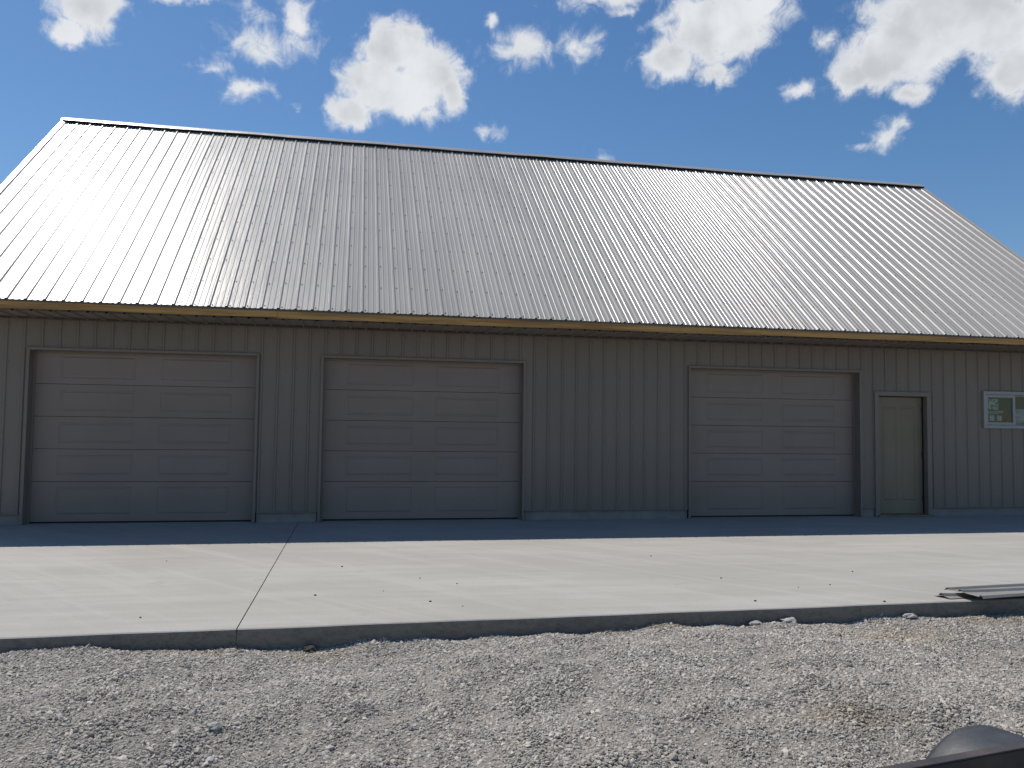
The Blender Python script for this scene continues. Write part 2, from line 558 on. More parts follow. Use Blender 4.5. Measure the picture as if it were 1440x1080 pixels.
def stones(sub, count, amp):
    gti = gnode('GeometryNodeGeometryToInstance')
    for k in range(count):
        ico = gnode('GeometryNodeMeshIcoSphere')
        ico.inputs['Radius'].default_value = 1.0
        ico.inputs['Subdivisions'].default_value = sub
        pos = gnode('GeometryNodeInputPosition')
        add = gnode('ShaderNodeVectorMath', operation='ADD')
        add.inputs[1].default_value = (k*7.3, k*3.1, k*1.7)
        L.new(pos.outputs[0], add.inputs[0])
        nz = gnode('ShaderNodeTexNoise')
        nz.inputs['Scale'].default_value = 1.1
        nz.inputs['Detail'].default_value = 1.5
        L.new(add.outputs[0], nz.inputs['Vector'])
        sub_ = gnode('ShaderNodeVectorMath', operation='SUBTRACT')
        sub_.inputs[1].default_value = (.5, .5, .5)
        L.new(nz.outputs['Color'], sub_.inputs[0])
        sc = gnode('ShaderNodeVectorMath', operation='SCALE')
        sc.inputs['Scale'].default_value = amp
        L.new(sub_.outputs[0], sc.inputs[0])
        sp = gnode('GeometryNodeSetPosition')
        L.new(ico.outputs[0], sp.inputs[0])
        L.new(sc.outputs[0], sp.inputs['Offset'])
        tf = gnode('GeometryNodeTransform')
        r = random.Random(k)
        tf.inputs['Scale'].default_value = (r.uniform(1.0, 1.35), r.uniform(.75, 1.05), r.uniform(.55, .8))
        L.new(sp.outputs[0], tf.inputs[0])
        sm = gnode('GeometryNodeSetMaterial')
        sm.inputs['Material'].default_value = M['gravel']
        L.new(tf.outputs[0], sm.inputs[0])
        L.new(sm.outputs[0], gti.inputs[0])
    return gti.outputs[0]


def sprinkle(inst, density, smin, smax, power, seed, nscale=None, lo=0.0, sub=0.0):
    dp = gnode('GeometryNodeDistributePointsOnFaces')
    dp.inputs['Density'].default_value = density
    dp.inputs['Seed'].default_value = seed
    L.new(gi.outputs[0], dp.inputs[0])
    if nscale:
        # stones gather in drifts and leave patches of fines between them
        nz = gnode('ShaderNodeTexNoise')
        nz.inputs['Scale'].default_value = nscale
        nz.inputs['Detail'].default_value = 4.0
        nz.inputs['Roughness'].default_value = 0.65
        pos = gnode('GeometryNodeInputPosition')
        L.new(pos.outputs[0], nz.inputs['Vector'])
        mr = gnode('ShaderNodeMapRange')
        mr.inputs[1].default_value = 0.36
        mr.inputs[2].default_value = 0.62
        mr.inputs[3].default_value = density*lo
        mr.inputs[4].default_value = density*1.3
        L.new(nz.outputs[0], mr.inputs[0])
        L.new(mr.outputs[0], dp.inputs['Density'])
    rv = gnode('FunctionNodeRandomValue')
    rv.data_type = 'FLOAT'
    rv.inputs['Seed'].default_value = seed+10
    pw = gnode('ShaderNodeMath', operation='POWER')
    L.new(rv.outputs[1], pw.inputs[0])
    pw.inputs[1].default_value = power
    ma = gnode('ShaderNodeMath', operation='MULTIPLY_ADD')
    L.new(pw.outputs[0], ma.inputs[0])
    ma.inputs[1].default_value = smax-smin
    ma.inputs[2].default_value = smin
    rr = gnode('FunctionNodeRandomValue')
    rr.data_type = 'FLOAT_VECTOR'
    rr.inputs[0].default_value = (-0.8, -0.8, 0)
    rr.inputs[1].default_value = (0.8, 0.8, 6.283)
    rr.inputs['Seed'].default_value = seed+20
    ip = gnode('GeometryNodeInstanceOnPoints')
    L.new(dp.outputs[0], ip.inputs['Points'])
    L.new(inst, ip.inputs['Instance'])
    ip.inputs['Pick Instance'].default_value = True
    L.new(rr.outputs[0], ip.inputs['Rotation'])
    L.new(ma.outputs[0], ip.inputs['Scale'])
    return ip.outputs[0]


jn = gnode('GeometryNodeJoinGeometry')
small = stones(1, 7, 1.3)
for s in (sprinkle(small, 4800, 0.003, 0.0075, 1.0, 1), sprinkle(small, 2300, 0.006, 0.0150, 1.5, 2, 2.2, 0.3),
          sprinkle(small, 45, 0.014, 0.027, 2.2, 3, 1.1, 0.1)):
    L.new(s, jn.inputs[0])
L.new(jn.outputs[0], gout.inputs[0])
md = go.modifiers.new('scatter', 'NODES')
md.node_group = ng

# ------------------------------------------------------------------ concrete apron, two pours with a sawn joint
JX = -0.775
apron = tag(empty('concrete_apron', (3.5, -3, 0)), 'new pale concrete apron in front of the garage doors', kind='structure')


def slab_part(x0, x1):
    m = MB()
    n = max(6, int((x1-x0)/0.25))
    xs = [x0+(x1-x0)*i/n for i in range(n+1)]
    prof = []
    for x in xs:
        e = slab_edge(x)
        wob = 0.006*math.sin(x*3.1)+0.004*math.sin(x*7.7+1)
        prof.append([(x, e+wob, -0.40), (x, e+wob, -0.022), (x, e+wob+0.004, -0.009), (x, e+wob+0.014, -0.002), (x, e+wob+0.035, 0.0),
                     (x, e+1.2, 0.0015*math.sin(x)), (x, -3.2, 0.0), (x, -1.4, 0.0), (x, 0.45, 0.0)])
    m.grid(prof, False)
    for x, e in ((x0, prof[0]), (x1, prof[-1])):
        m.poly(e + [(x, 0.45, -0.40)])
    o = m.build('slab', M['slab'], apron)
    return o


slab_part(-13.0, JX-0.004)
slab_part(JX+0.004, 20.0)
f = MB()
f.box(JX-0.0038, JX+0.0038, slab_edge(JX)+0.004, 0.4, -0.38, -0.032)
f.build('joint_filler', M['slab'], apron)

# ------------------------------------------------------------------ the building
RS = 0.2286
EY, EZ = -0.83, 3.03
RY, RZ = 4.508, 7.31
SL = math.hypot(RY-EY, RZ-EZ)
SD = Vector((0, (RY-EY)/SL, (RZ-EZ)/SL))      # up the slope
SN = Vector((0, -SD.z, SD.y))                 # out of the roof
XL, XR = -5.714, 13.209
WX0, WX1 = -5.45, 12.95
WT = 2.915
BZ = 0.145

bld = empty('garage_building', (3.75, 4.5, 0), 'long grey metal pole building with ribbed roof and three garage doors', 'building')

MAJ = [(-0.022, 0.0), (-0.010, 0.019), (0.010, 0.019), (0.022, 0.0)]
ROOF_MAJ = [(-0.026, 0.0), (-0.008, 0.019), (0.008, 0.019), (0.026, 0.0)]
MIN = [(-0.014, 0.0), (-0.006, 0.005), (0.006, 0.005), (0.014, 0.0)]


def rib_profile(xa, xb, phase, k=1.0, km=1.0, maj=None):
    """(x, height) points of a ribbed sheet between xa and xb"""
    pts = []
    i0 = int(math.floor((xa-phase)/RS))-1
    i1 = int(math.ceil((xb-phase)/RS))+1
    allp = []
    for i in range(i0, i1+1):
        c = phase+i*RS
        allp += [(c+a, h*k) for a, h in (maj or MAJ)]
        allp += [(c+RS/3+a, h*km) for a, h in MIN]
        allp += [(c+2*RS/3+a, h*km) for a, h in MIN]
    xs = [p[0] for p in allp]
    hs = [p[1] for p in allp]
    pts = [(xa, float(np.interp(xa, xs, hs)))]
    pts += [p for p in allp if xa+1e-6 < p[0] < xb-1e-6]
    pts.append((xb, float(np.interp(xb, xs, hs))))
    return pts


# ---- front wall sheets, cut round the openings
DOORS = [(-4.48, -1.43), (-0.47, 2.58), (5.365, 8.417)]
DH = 2.44
HOLES = [(a-0.02, b+0.02, -1, DH+0.02) for a, b in DOORS] + [(8.72, 9.755, -1, 2.125), (10.84, 12.08, 1.54, 2.16)]
WPH = -4.56


def wall_rects(xa, xb):
    cuts = sorted({xa, xb} | {h[0] for h in HOLES if xa < h[0] < xb} | {h[1] for h in HOLES if xa < h[1] < xb})
    for p, q in zip(cuts[:-1], cuts[1:]):
        mid = (p+q)/2
        hs = [h for h in HOLES if h[0] < mid < h[1]]
        if not hs:
            yield p, q, BZ+0.004, WT
        for h in hs:
            yield p, q, h[3], WT
            if h[2] > BZ:
                yield p, q, BZ+0.004, h[2]


x = WPH - 0.030 - 4*RS
screws = MB()


def screw(m, c, n, r=0.0075, h=0.006):
    n = Vector(n)
    a = n.orthogonal().normalized()
    b = n.cross(a)
    c = Vector(c)
    ring = [c + (a*math.cos(t)+b*math.sin(t))*r for t in [i*math.pi/3 for i in range(6)]]
    top = [p + n*h for p in ring]
    m.poly(top)
    for i in range(6):
        j = (i+1) % 6
        m.quad(ring[i], ring[j], top[j], top[i])


rs = random.Random(11)
while x < WX1:
    xa, xb = max(x, WX0), min(x+4*RS, WX1)
    if xb - xa > 0.02:
        m = MB()
        lift = rs.uniform(0, 0.0022)
        for p, q, z0, z1 in wall_rects(xa, xb):
            pr = rib_profile(p, q, WPH, 0.85, 0.22)
            q2 = 0.008 if q >= xb-1e-6 else 0
            rows = [[(a, -h-lift, z) for a, h in pr] + ([(pr[-1][0]+q2, -pr[-1][1]+0.002, z)] if q2 else []) for z in (z0, z1)]
            m.grid(rows)
            for k in range(int(math.floor((p-WPH)/RS)), int(math.ceil((q-WPH)/RS))+1):
                sx_ = WPH+k*RS+0.040
                if not p+.02 < sx_ < q-.02:
                    continue
                for z in (0.42, 1.03, 1.64, 2.27, 2.80):
                    if z0+.03 < z < z1-.03:
                        screw(screws, (sx_, -0.001-lift, z+rs.uniform(-.01, .01)), (0, -1, 0), 0.006)
        m.build('wall_panel', M['wall'], bld)
    x += 4*RS
tag(screws.build('wall_screws', M['screw'], bld), kind='stuff')

# ---- gable and back walls (closed shell)
def roof_z(y):
    return EZ + (RZ-EZ)*(1-abs(y-RY)/(RY-EY))


BY = 2*RY
for sx, X in ((-1, WX0), (1, WX1)):
    m = MB()
    pr = rib_profile(0.0, BY, 0.1, 0.95)
    if not any(abs(a-RY) < 1e-6 for a, h in pr):
        hs = float(np.interp(RY, [a for a, h in pr], [h for a, h in pr]))
        pr = sorted(pr+[(RY, hs)])
    m.grid([[(X+sx*h, a, BZ) for a, h in pr], [(X+sx*h, a, roof_z(a)-0.03) for a, h in pr]])
    m.build('gable_wall', M['wall'], bld)
m = MB()
pr = rib_profile(WX0, WX1, WPH, 0.95)
m.grid([[(a, BY+h, BZ) for a, h in pr], [(a, BY+h, WT) for a, h in pr]])
m.build('back_wall', M['wall'], bld)
m = MB()
m.box(WX0-0.012, WX0+0.05, -0.026, 0.06, BZ+0.002, WT)
m.build('corner_trim', M['trim'], bld)
m = MB()
m.box(WX1-0.05, WX1+0.012, -0.026, 0.06, BZ+0.002, WT)
m.build('corner_trim', M['trim'], bld)

# ---- foundation curb between the openings, and the flashing above it
gaps = [(WX0, DOORS[0][0]-0.05), (DOORS[0][1]+0.05, DOORS[1][0]-0.05), (DOORS[1][1]+0.05, DOORS[2][0]-0.05), (9.80, WX1), (DOORS[2][1]+0.05, 8.692)]
for a, b in gaps:
    m = MB()
    n = max(2, int((b-a)/0.2))
    rows = []
    r = random.Random(int(a*100))
    for zz in (-0.38, 0.0, 0.05, 0.10, BZ-0.012):
        rows.append([(a+(b-a)*i/n, 0.012+r.uniform(-.004, .004), zz) for i in range(n+1)])
    rows.append([(a+(b-a)*i/n, 0.24, BZ-0.012) for i in range(n+1)])
    m.grid(rows)
    m.build('foundation_curb', M['curb'], bld)
    m = MB()
    m.box(a, b, -0.030, 0.02, BZ-0.004, BZ+0.012)
    m.build('base_flashing', M['trim'], bld)
m = MB()
m.box(WX0, WX1, BY-0.2, BY, -0.38, BZ)
m.box(WX0, WX0+.2, 0.25, BY-0.21, -0.38, BZ)
m.box(WX1-.2, WX1, 0.25, BY-0.21, -0.38, BZ)
m.build('rear_foundation', M['curb'], bld)

# ---- garage doors
def ring(m, a, b, ya, yb):
    """bevelled band between rectangle a (x0,x1,z0,z1) at depth ya and the smaller rectangle b at depth yb"""
    A = [(a[0], ya, a[2]), (a[1], ya, a[2]), (a[1], ya, a[3]), (a[0], ya, a[3])]
    B = [(b[0], yb, b[2]), (b[1], yb, b[2]), (b[1], yb, b[3]), (b[0], yb, b[3])]
    for i in range(4):
        j = (i+1) % 4
        m.quad(A[i], A[j], B[j], B[i])


def inset(r, d):
    return (r[0]+d, r[1]-d, r[2]+d, r[3]-d)


def embossed(m, x0, x1, z0, z1, y, embosses):
    """flat front at depth y with raised long panels, and returns along the four edges"""
    e0 = embosses[0]
    xs = sorted({x0, x1} | {e[0] for e in embosses} | {e[1] for e in embosses})
    zs = [z0, e0[2], e0[3], z1]
    for i in range(len(xs)-1):
        for j in range(3):
            c = ((xs[i]+xs[i+1])/2, (zs[j]+zs[j+1])/2)
            if any(e[0] < c[0] < e[1] and e[2] < c[1] < e[3] for e in embosses):
                continue
            m.quad((xs[i], y, zs[j]), (xs[i+1], y, zs[j]), (xs[i+1], y, zs[j+1]), (xs[i], y, zs[j+1]))
    for e in embosses:
        a = inset(e, 0.010)
        b = inset(e, 0.020)
        c = inset(e, 0.040)
        ring(m, e, a, y, y+0.0060)
        ring(m, a, b, y+0.0060, y+0.0060)
        ring(m, b, c, y+0.0060, y-0.0020)
        m.quad((c[0], y-0.0020, c[2]), (c[1], y-0.0020, c[2]), (c[1], y-0.0020, c[3]), (c[0], y-0.0020, c[3]))
    d = 0.045
    ring_out = [((x0, y, z0), (x1, y, z0), (x1, y+d, z0), (x0, y+d, z0)), ((x0, y, z1), (x1, y, z1), (x1, y+d, z1), (x0, y+d, z1)),
                ((x0, y, z0), (x0, y, z1), (x0, y+d, z1), (x0, y+d, z0)), ((x1, y, z0), (x1, y, z1), (x1, y+d, z1), (x1, y+d, z0))]
    for q in ring_out:
        m.quad(*q)


DY = 0.145
HTS = [0.565, 0.462, 0.462, 0.462, 0.500]
for a, b in DOORS:
    gd = empty('garage_door', ((a+b)/2, DY, 0), parent=bld)
    z = 0.022
    w = b-a
    for i, h in enumerate(HTS):
        m = MB()
        mid = 0.155 if i else 0.20
        em = [(a+0.35, a+1.36, z+0.085, z+h-0.085), (a+1.70, a+2.70, z+0.085, z+h-0.085)]
        dy = DY + 0.0015*((i*7) % 3)
        embossed(m, a-0.02, b+0.02, z+0.003, z+h-0.003, dy, em)
        m.build('door_section', M['door'], gd)
        z += h
    m = MB()
    m.box(a-0.02, b+0.02, DY+0.01, DY+0.035, 0.002, 0.024)
    m.build('bottom_seal', M['rubber'], gd)
    m = MB()
    # face flange outside the opening, then the jamb going back to the door
    m.box(a-0.038, a, -0.034, 0.004, 0.003, DH+0.036)
    m.box(b, b+0.038, -0.034, 0.004, 0.003, DH+0.036)
    m.box(a+0.0005, b-0.0005, -0.034, 0.004, DH, DH+0.036)
    m.build('door_trim', M['trim'], gd, bevel=0.003)
    m = MB()
    m.box(a-0.018, a-0.001, 0.0045, DY-0.004, 0.003, DH+0.018)
    m.box(b+0.001, b+0.018, 0.0045, DY-0.004, 0.003, DH+0.018)
    m.box(a-0.0005, b+0.0005, 0.0045, DY-0.004, DH+0.001, DH+0.018)
    m.build('door_jamb', M['trim'], gd)
    m = MB()
    m.box(a+0.0, a+0.03, DY-0.020, DY-0.004, 0.003, DH-0.03)
    m.box(b-0.03, b, DY-0.020, DY-0.004, 0.003, DH-0.03)
    m.box(a+0.0, b, DY-0.020, DY-0.004, DH-0.028, DH)
    m.build('weather_strip', M['trim'], gd)

# ---- entry door
ed = empty('entry_door', (9.24, 0.08, 0), parent=bld)
m = MB()
m.box(8.695, 8.775, -0.040, 0.10, 0.003, 2.130)
m.box(9.700, 9.780, -0.040, 0.10, 0.003, 2.130)
m.box(8.7755, 9.6995, -0.040, 0.10, 2.055, 2.130)
m.build('door_frame', M['trim'], ed, bevel=0.004)
m = MB()
embossed(m, 8.777, 9.698, 0.045, 2.053, 0.085, [(8.777+0.13, 8.777+0.42, 0.25, 1.88), (8.777+0.50, 8.777+0.79, 0.25, 1.88)])
m.build('door_leaf', M['leaf'], ed)
m = MB()
m.box(8.74, 9.79, -0.085, 0.12, 0.003, 0.030)
m.box(8.777, 9.698, 0.03, 0.12, 0.0305, 0.042)
m.build('threshold', M['threshold'], ed, bevel=0.004)
m = MB()
m.box(8.7755, 8.79, 0.060, 0.083, 0.043, 2.054)
m.box(9.685, 9.6995, 0.060, 0.083, 0.043, 2.054)
m.box(8.7905, 9.6845, 0.060, 0.083, 2.040, 2.054)
m.build('weather_strip', M['rubber'], ed)
for z in (0.30, 1.05, 1.82):
    m = MB()
    m.box(9.672, 9.684, 0.066, 0.084, z-0.05, z+0.05)
    m.build('hinge', M['screw'], ed)

# ---- sliding window
wx0, wx1, wz0, wz1 = 10.825, 12.095, 1.525, 2.175
wn = empty('window', ((wx0+wx1)/2, 0, (wz0+wz1)/2), parent=bld)


def frame(m, x0, x1, z0, z1, t, y0, y1, tb=None):
    tb = tb or t
    m.box(x0, x0+t, y0, y1, z0, z1)
    m.box(x1-t, x1, y0, y1, z0, z1)
    m.box(x0+t, x1-t, y0, y1, z0, z0+tb)
    m.box(x0+t, x1-t, y0, y1, z1-tb, z1)


m = MB()
frame(m, wx0, wx1, wz0, wz1, 0.055, -0.045, 0.09)
m.build('window_frame', M['vinyl'], wn, bevel=0.004)
m = MB()
frame(m, wx0+0.058, 11.485, wz0+0.058, wz1-0.058, 0.048, -0.022, 0.020)
m.build('sash', M['vinyl'], wn, bevel=0.003)
m = MB()
frame(m, 11.46, wx1-0.058, wz0+0.057, wz1-0.057, 0.022, 0.030, 0.060)
m.build('sash', M['vinyl'], wn, bevel=0.003)
m = MB()
m.box(wx0+0.104, 11.439, 0.000, 0.004, wz0+0.104, wz1-0.104)
m.build('pane', M['glass'], wn)
m = MB()
m.box(11.4815, wx1-0.0795, 0.044, 0.048, wz0+0.0785, wz1-0.0785)
m.build('pane', M['glass'], wn)
m = MB()
m.box(WX1-.17, WX1-.15, 0.26, BY-.22, 0.003, 2.89)
m.build('dark_backing', M['inside'], bld)  # added dark sheet inside the gable, keeps the view through the window black
m = MB()
m.box(WX0+.21, WX1-.21, 0.46, BY-.22, -0.05, 0.0)
m.build('inner_floor', M['inside'], bld)

# ---- soffit, fascia, drip edge
x = XL
while x < XR-0.02:
    xb = min(x+4*RS, XR-0.004)
    m = MB()
    pr = rib_profile(x+0.002, xb, WPH-0.10, 1.25, 0.3)
    zs = 2.906 + rs.uniform(-.0015, .0015)
    m.grid([[(a, EY+0.024, zs-h) for a, h in pr], [(a, -0.004, zs-h) for a, h in pr]])
    m.build('soffit_panel', M['soffit'], bld)
    x += 4*RS
m = MB()
m.box(WX0, WX1, -0.040, -0.022, 2.868, 2.884)
m.build('soffit_shadow_trim', M['drip'], bld)  # slight trim in a dark tone, standing in for the shadow gap at the soffit
m = MB()
m.box(XL+0.01, XR-0.01, EY+0.10, EY+0.115, 2.902, 3.05)
m.build('sub_fascia', M['inside'], bld)
for a, b, dz in ((XL, -1.09, 0.0), (-1.086, 6.19, -0.004), (6.194, XR, 0.003)):
    m = MB()
    n = 24
    P0 = [(a+(b-a)*i/n) for i in range(n+1)]
    r = random.Random(int(a*10))
    bow = [0.003*math.sin(i*.6+a) for i in range(n+1)]
    for i in range(n):
        z0a, z0b = 2.912+dz+bow[i], 2.912+dz+bow[i+1]
        z1a, z1b = 3.016+dz+bow[i], 3.016+dz+bow[i+1]
        y0, y1 = EY+0.020, EY+0.058
        m.quad((P0[i], y0, z0a), (P0[i+1], y0, z0b), (P0[i+1], y0, z1b), (P0[i], y0, z1a))
        m.quad((P0[i], y0, z0a), (P0[i+1], y0, z0b), (P0[i+1], y1, z0b), (P0[i], y1, z0a))
        m.quad((P0[i], y0, z1a), (P0[i+1], y0, z1b), (P0[i+1], y1, z1b), (P0[i], y1, z1a))
    for q in (0, n):
        m.quad((P0[q], y0, 2.912+dz), (P0[q], y1, 2.912+dz), (P0[q], y1, 3.016+dz), (P0[q], y0, 3.016+dz))
    m.build('fascia_board', M['lumber'], bld)
m = MB()
m.box(XL, XR, EY+0.010, EY+0.014, 3.004, 3.030)
m.box(XL, XR, EY+0.0145, EY+0.20, 3.0235, 3.0285)
m.build('drip_edge', M['drip'], bld)

# ---- roof sheets
RPH = -4.50


def rp(x, s, h):
    p = Vector((x, EY, EZ)) + SD*s + SN*h
    return (p.x, p.y, p.z)


rscrews = MB()
x = RPH - 0.030 - 6*RS
rr_ = random.Random(5)
while x < XR-0.01:
    xa, xb = max(x, XL), min(x+4*RS, XR)
    if xb-xa > 0.03:
        m = MB()
        pr = rib_profile(xa, xb, RPH, 1.0, 1.25, ROOF_MAJ)
        l0, l1 = rr_.uniform(0, .0015), rr_.uniform(0, .0015)
        s0 = rr_.uniform(-.004, .004)
        tilt = rr_.uniform(-.002, .002)
        rows = []
        for k in range(13):
            s = s0 + (SL-0.05-s0)*k/12
            wv_ = 0.0012*math.sin(k*1.7+x*3)
            rows.append([rp(a, s, h+l0+(l1-l0)*k/12+tilt*(a-xa)/(xb-xa)+wv_) for a, h in pr])
        m.grid(rows)
        # black closure in the hollow rib ends along the eave
        m.build('roof_panel', M['roof'], bld)
        for k in range(0, 5):
            c = xa+0.030+k*RS
            if c > xb:
                break
            for j in range(11):
                s = 0.06+j*(SL-0.2)/10
                screw(rscrews, rp(c+0.042, s+rr_.uniform(-.02, .02), 0.002+l0), SN, 0.0085, 0.008)
    x += 4*RS
tag(rscrews.build('roof_screws', M['screw'], bld), kind='stuff')
m = MB()
i = 0
while RPH-6*RS+i*RS < XR:
    c = RPH-6*RS+i*RS
    if c > XL+.03:
        A = [rp(c+a*.9, 0.012, h*.93-0.004) for a, h in ROOF_MAJ]
        m.poly(A)
    i += 1
tag(m.build('rib_closures', M['vent'], bld), kind='stuff')
# unseen black deck added below the sheets to block light, and the far slope
m = MB()
m.hexa([rp(XL+.02, .03, -.022), rp(XR-.02, .03, -.022), rp(XR-.02, SL, -.022), rp(XL+.02, SL, -.022),
        rp(XL+.02, .03, -.006), rp(XR-.02, .03, -.006), rp(XR-.02, SL, -.006), rp(XL+.02, SL, -.006)])
m.build('deck_light_block', M['inside'], bld)
m = MB()
pr = rib_profile(XL, XR, RPH)
rows = []
for s in (0, SL-0.05):
    r = []
    for a, h in pr:
        p = rp(a, s, h)
        r.append((p[0], 2*RY-p[1], p[2]))
    rows.append(r)
m.grid(rows)
m.build('back_roof', M['roof'], bld)

# ---- ridge: black vent strip under a bent cap laid in lengths
x = XL+0.02
while x < XR-0.05:
    xb = min(x+2.44, XR-0.02)
    m = MB()
    h0 = 0.020
    m.hexa([rp(x, SL-.115, h0-.024), rp(xb-.003, SL-.115, h0-.024), rp(xb-.003, SL-.05, h0-.024), rp(x, SL-.05, h0-.024),
            rp(x, SL-.115, h0+.026), rp(xb-.003, SL-.115, h0+.026), rp(xb-.003, SL-.05, h0+.026), rp(x, SL-.05, h0+.026)])
    m.build('ridge_vent', M['vent'], bld)
    x = xb
x = XL-0.01
k = 0
while x < XR-0.03:
    xb = min(x+3.08, XR+0.01)
    m = MB()
    lift = 0.051 + (k % 2)*0.003
    n = 8
    rows = []
    for i in range(n+1):
        xx = x+(xb+0.03-x)*i/n if xb < XR else x+(xb-x)*i/n
        wv_ = 0.0035*math.sin(xx*2.1)+0.003*math.sin(xx*5.3)
        a1 = rp(xx, SL-.095, lift-.010+wv_)
        a2 = rp(xx, SL-.098, lift+wv_)
        top = rp(xx, SL+.015, lift+.004+wv_*.5)
        mir = lambda p: (p[0], 2*RY-p[1], p[2])
        apex = (xx, RY, top[2]+0.012)
        rows.append([a1, a2, rp(xx, SL-.02, lift+.003+wv_*.5), apex, mir(rp(xx, SL-.02, lift+.003)), mir(a2), mir(a1)])
    m.grid(rows)
    m.build('ridge_cap', M['roof'], bld)
    x = xb
    k += 1

# ---- rake trim on both gable edges
for sx, X in ((-1, XL), (1, XR)):
    m = MB()
    xi, xo = X - sx*0.075, X + sx*0.012
    prof = lambda s: [rp(xi, s, 0.004), rp(xi, s, 0.026), rp(xo, s, 0.028), rp(xo, s, -0.10), rp(xo-sx*.02, s, -0.10)]
    m.grid([prof(-0.01), prof(SL*.34), prof(SL*.67), prof(SL)])
    m.build('rake_trim', M['roof'], bld)
    m = MB()
    m.hexa([rp(X-sx*.03, .02, -.14), rp(X+sx*.006, .02, -.14), rp(X+sx*.006, SL-.02, -.14), rp(X-sx*.03, SL-.02, -.14),
            rp(X-sx*.03, .02, -.024), rp(X+sx*.006, .02, -.024), rp(X+sx*.006, SL-.02, -.024), rp(X-sx*.03, SL-.02, -.024)])
    m.build('rake_board', M['lumber'], bld)

# ------------------------------------------------------------------ papers taped behind the window panes
def paper(name, x0, x1, z0, z1, y, mat, label, cat, rot=0.0):
    m = MB()
    n = 6
    rows = []
    for j in range(2):
        rows.append([(x0+(x1-x0)*i/n, y+0.003*math.sin(i*1.1), (z0, z1)[j]) for i in range(n+1)])
    m.grid(rows, True)
    o = m.build(name, mat)
    o.rotation_euler.y = rot
    so = o.modifiers.new('solidify', 'SOLIDIFY')
    so.thickness = 0.0006
    tag(o, label, cat, 'papers taped inside the window')


paper('poster', 10.955, 11.165, 1.850, 2.045, 0.011, M['poster'], 'pale green printed poster taped in the top of the left pane', 'poster')
paper('banner', 10.945, 11.265, 1.780, 1.838, 0.011, M['swoosh'], 'long dark grey strip taped below the green poster', 'banner', -0.06)
paper('note', 10.985, 11.085, 1.655, 1.755, 0.011, M['notes'], 'small white note at the lower left of the left pane', 'note')
paper('note', 11.135, 11.235, 1.655, 1.755, 0.011, M['notes'], 'small white note nearer the middle of the left pane', 'note', 0.05)
paper('notice', 11.530, 11.745, 1.612, 1.875, 0.056, M['lines'], 'tall white notice with lines of print in the right pane', 'notice', 0.02)

# ------------------------------------------------------------------ loose metal sheets on the edge of the apron
def metal_sheet(cx, cy, ang, width, length, z, label, seed):
    m = MB()
    r = random.Random(seed)
    c, s = math.cos(ang), math.sin(ang)
    prof = []
    v = 0.0
    ribs = [0.03, width*.46, width-0.03] if width > 0.2 else [width/2]
    for b in ribs:
        prof += [(b-0.026, 0.0), (b-0.010, 0.020), (b+0.010, 0.020), (b+0.026, 0.0)]
    prof = [(-0.004, 0.004)] + prof + [(width+0.004, 0.004)]
    rows = []
    n = 22
    for i in range(n+1):
        u = length*i/n
        row = []
        for vv, h in prof:
            du = 0.012*math.sin(vv*20+seed) if i == 0 else 0
            zz = z + h + 0.006*math.sin(u*2.3+seed) + 0.018*math.exp(-u/0.25)*math.sin(math.pi*min(max(vv/width, 0), 1))
            row.append((cx+c*(u+du)+s*vv, cy+s*(u+du)-c*vv, zz))
        rows.append(row)
    m.grid(rows)
    o = m.build('metal_sheet', M['sheet'])
    so = o.modifiers.new('solidify', 'SOLIDIFY')
    so.thickness = 0.0018
    tag(o, label, 'metal sheet', 'offcut sheets on the apron edge')


metal_sheet(5.165, -5.985, 0.135, 0.41, 3.0, 0.034, 'ribbed grey metal offcut lying on top at the apron edge', 1)
metal_sheet(5.03, -6.05, 0.12, 0.15, 2.9, 0.008, 'narrow metal offcut sticking out under the ribbed grey sheet', 4)

# ------------------------------------------------------------------ flatbed trailer in the near right corner
def tube(m, c, axis, prof, n=40):
    """lathe: prof = (along axis, radius)"""
    axis = Vector(axis).normalized()
    a = axis.orthogonal().normalized()
    b = axis.cross(a)
    c = Vector(c)
    rows = []
    for i in range(n+1):
        t = 2*math.pi*i/n
        d = a*math.cos(t)+b*math.sin(t)
        rows.append([tuple(c+axis*u+d*r) for u, r in prof])
    m.grid(rows, True)


TD = Vector((0.985, 0.172, 0)).normalized()    # along the rail
TP = Vector((-TD.y, TD.x, 0))                  # away from the camera
T0 = Vector((1.33, -10.355, 0.5))              # far top edge of the rail
tr_ = empty('flatbed_trailer', (2.3, -10.8, -0.13), 'black steel flatbed trailer with rounded dusty fender in the near corner', 'trailer')


def tbox(m, u0, u1, v0, v1, z0, z1):
    pts = []
    for zz in (z0, z1):
        for u, v in ((u0, v0), (u1, v0), (u1, v1), (u0, v1)):
            p = T0+TD*u+TP*v
            pts.append((p.x, p.y, zz))
    m.hexa(pts)


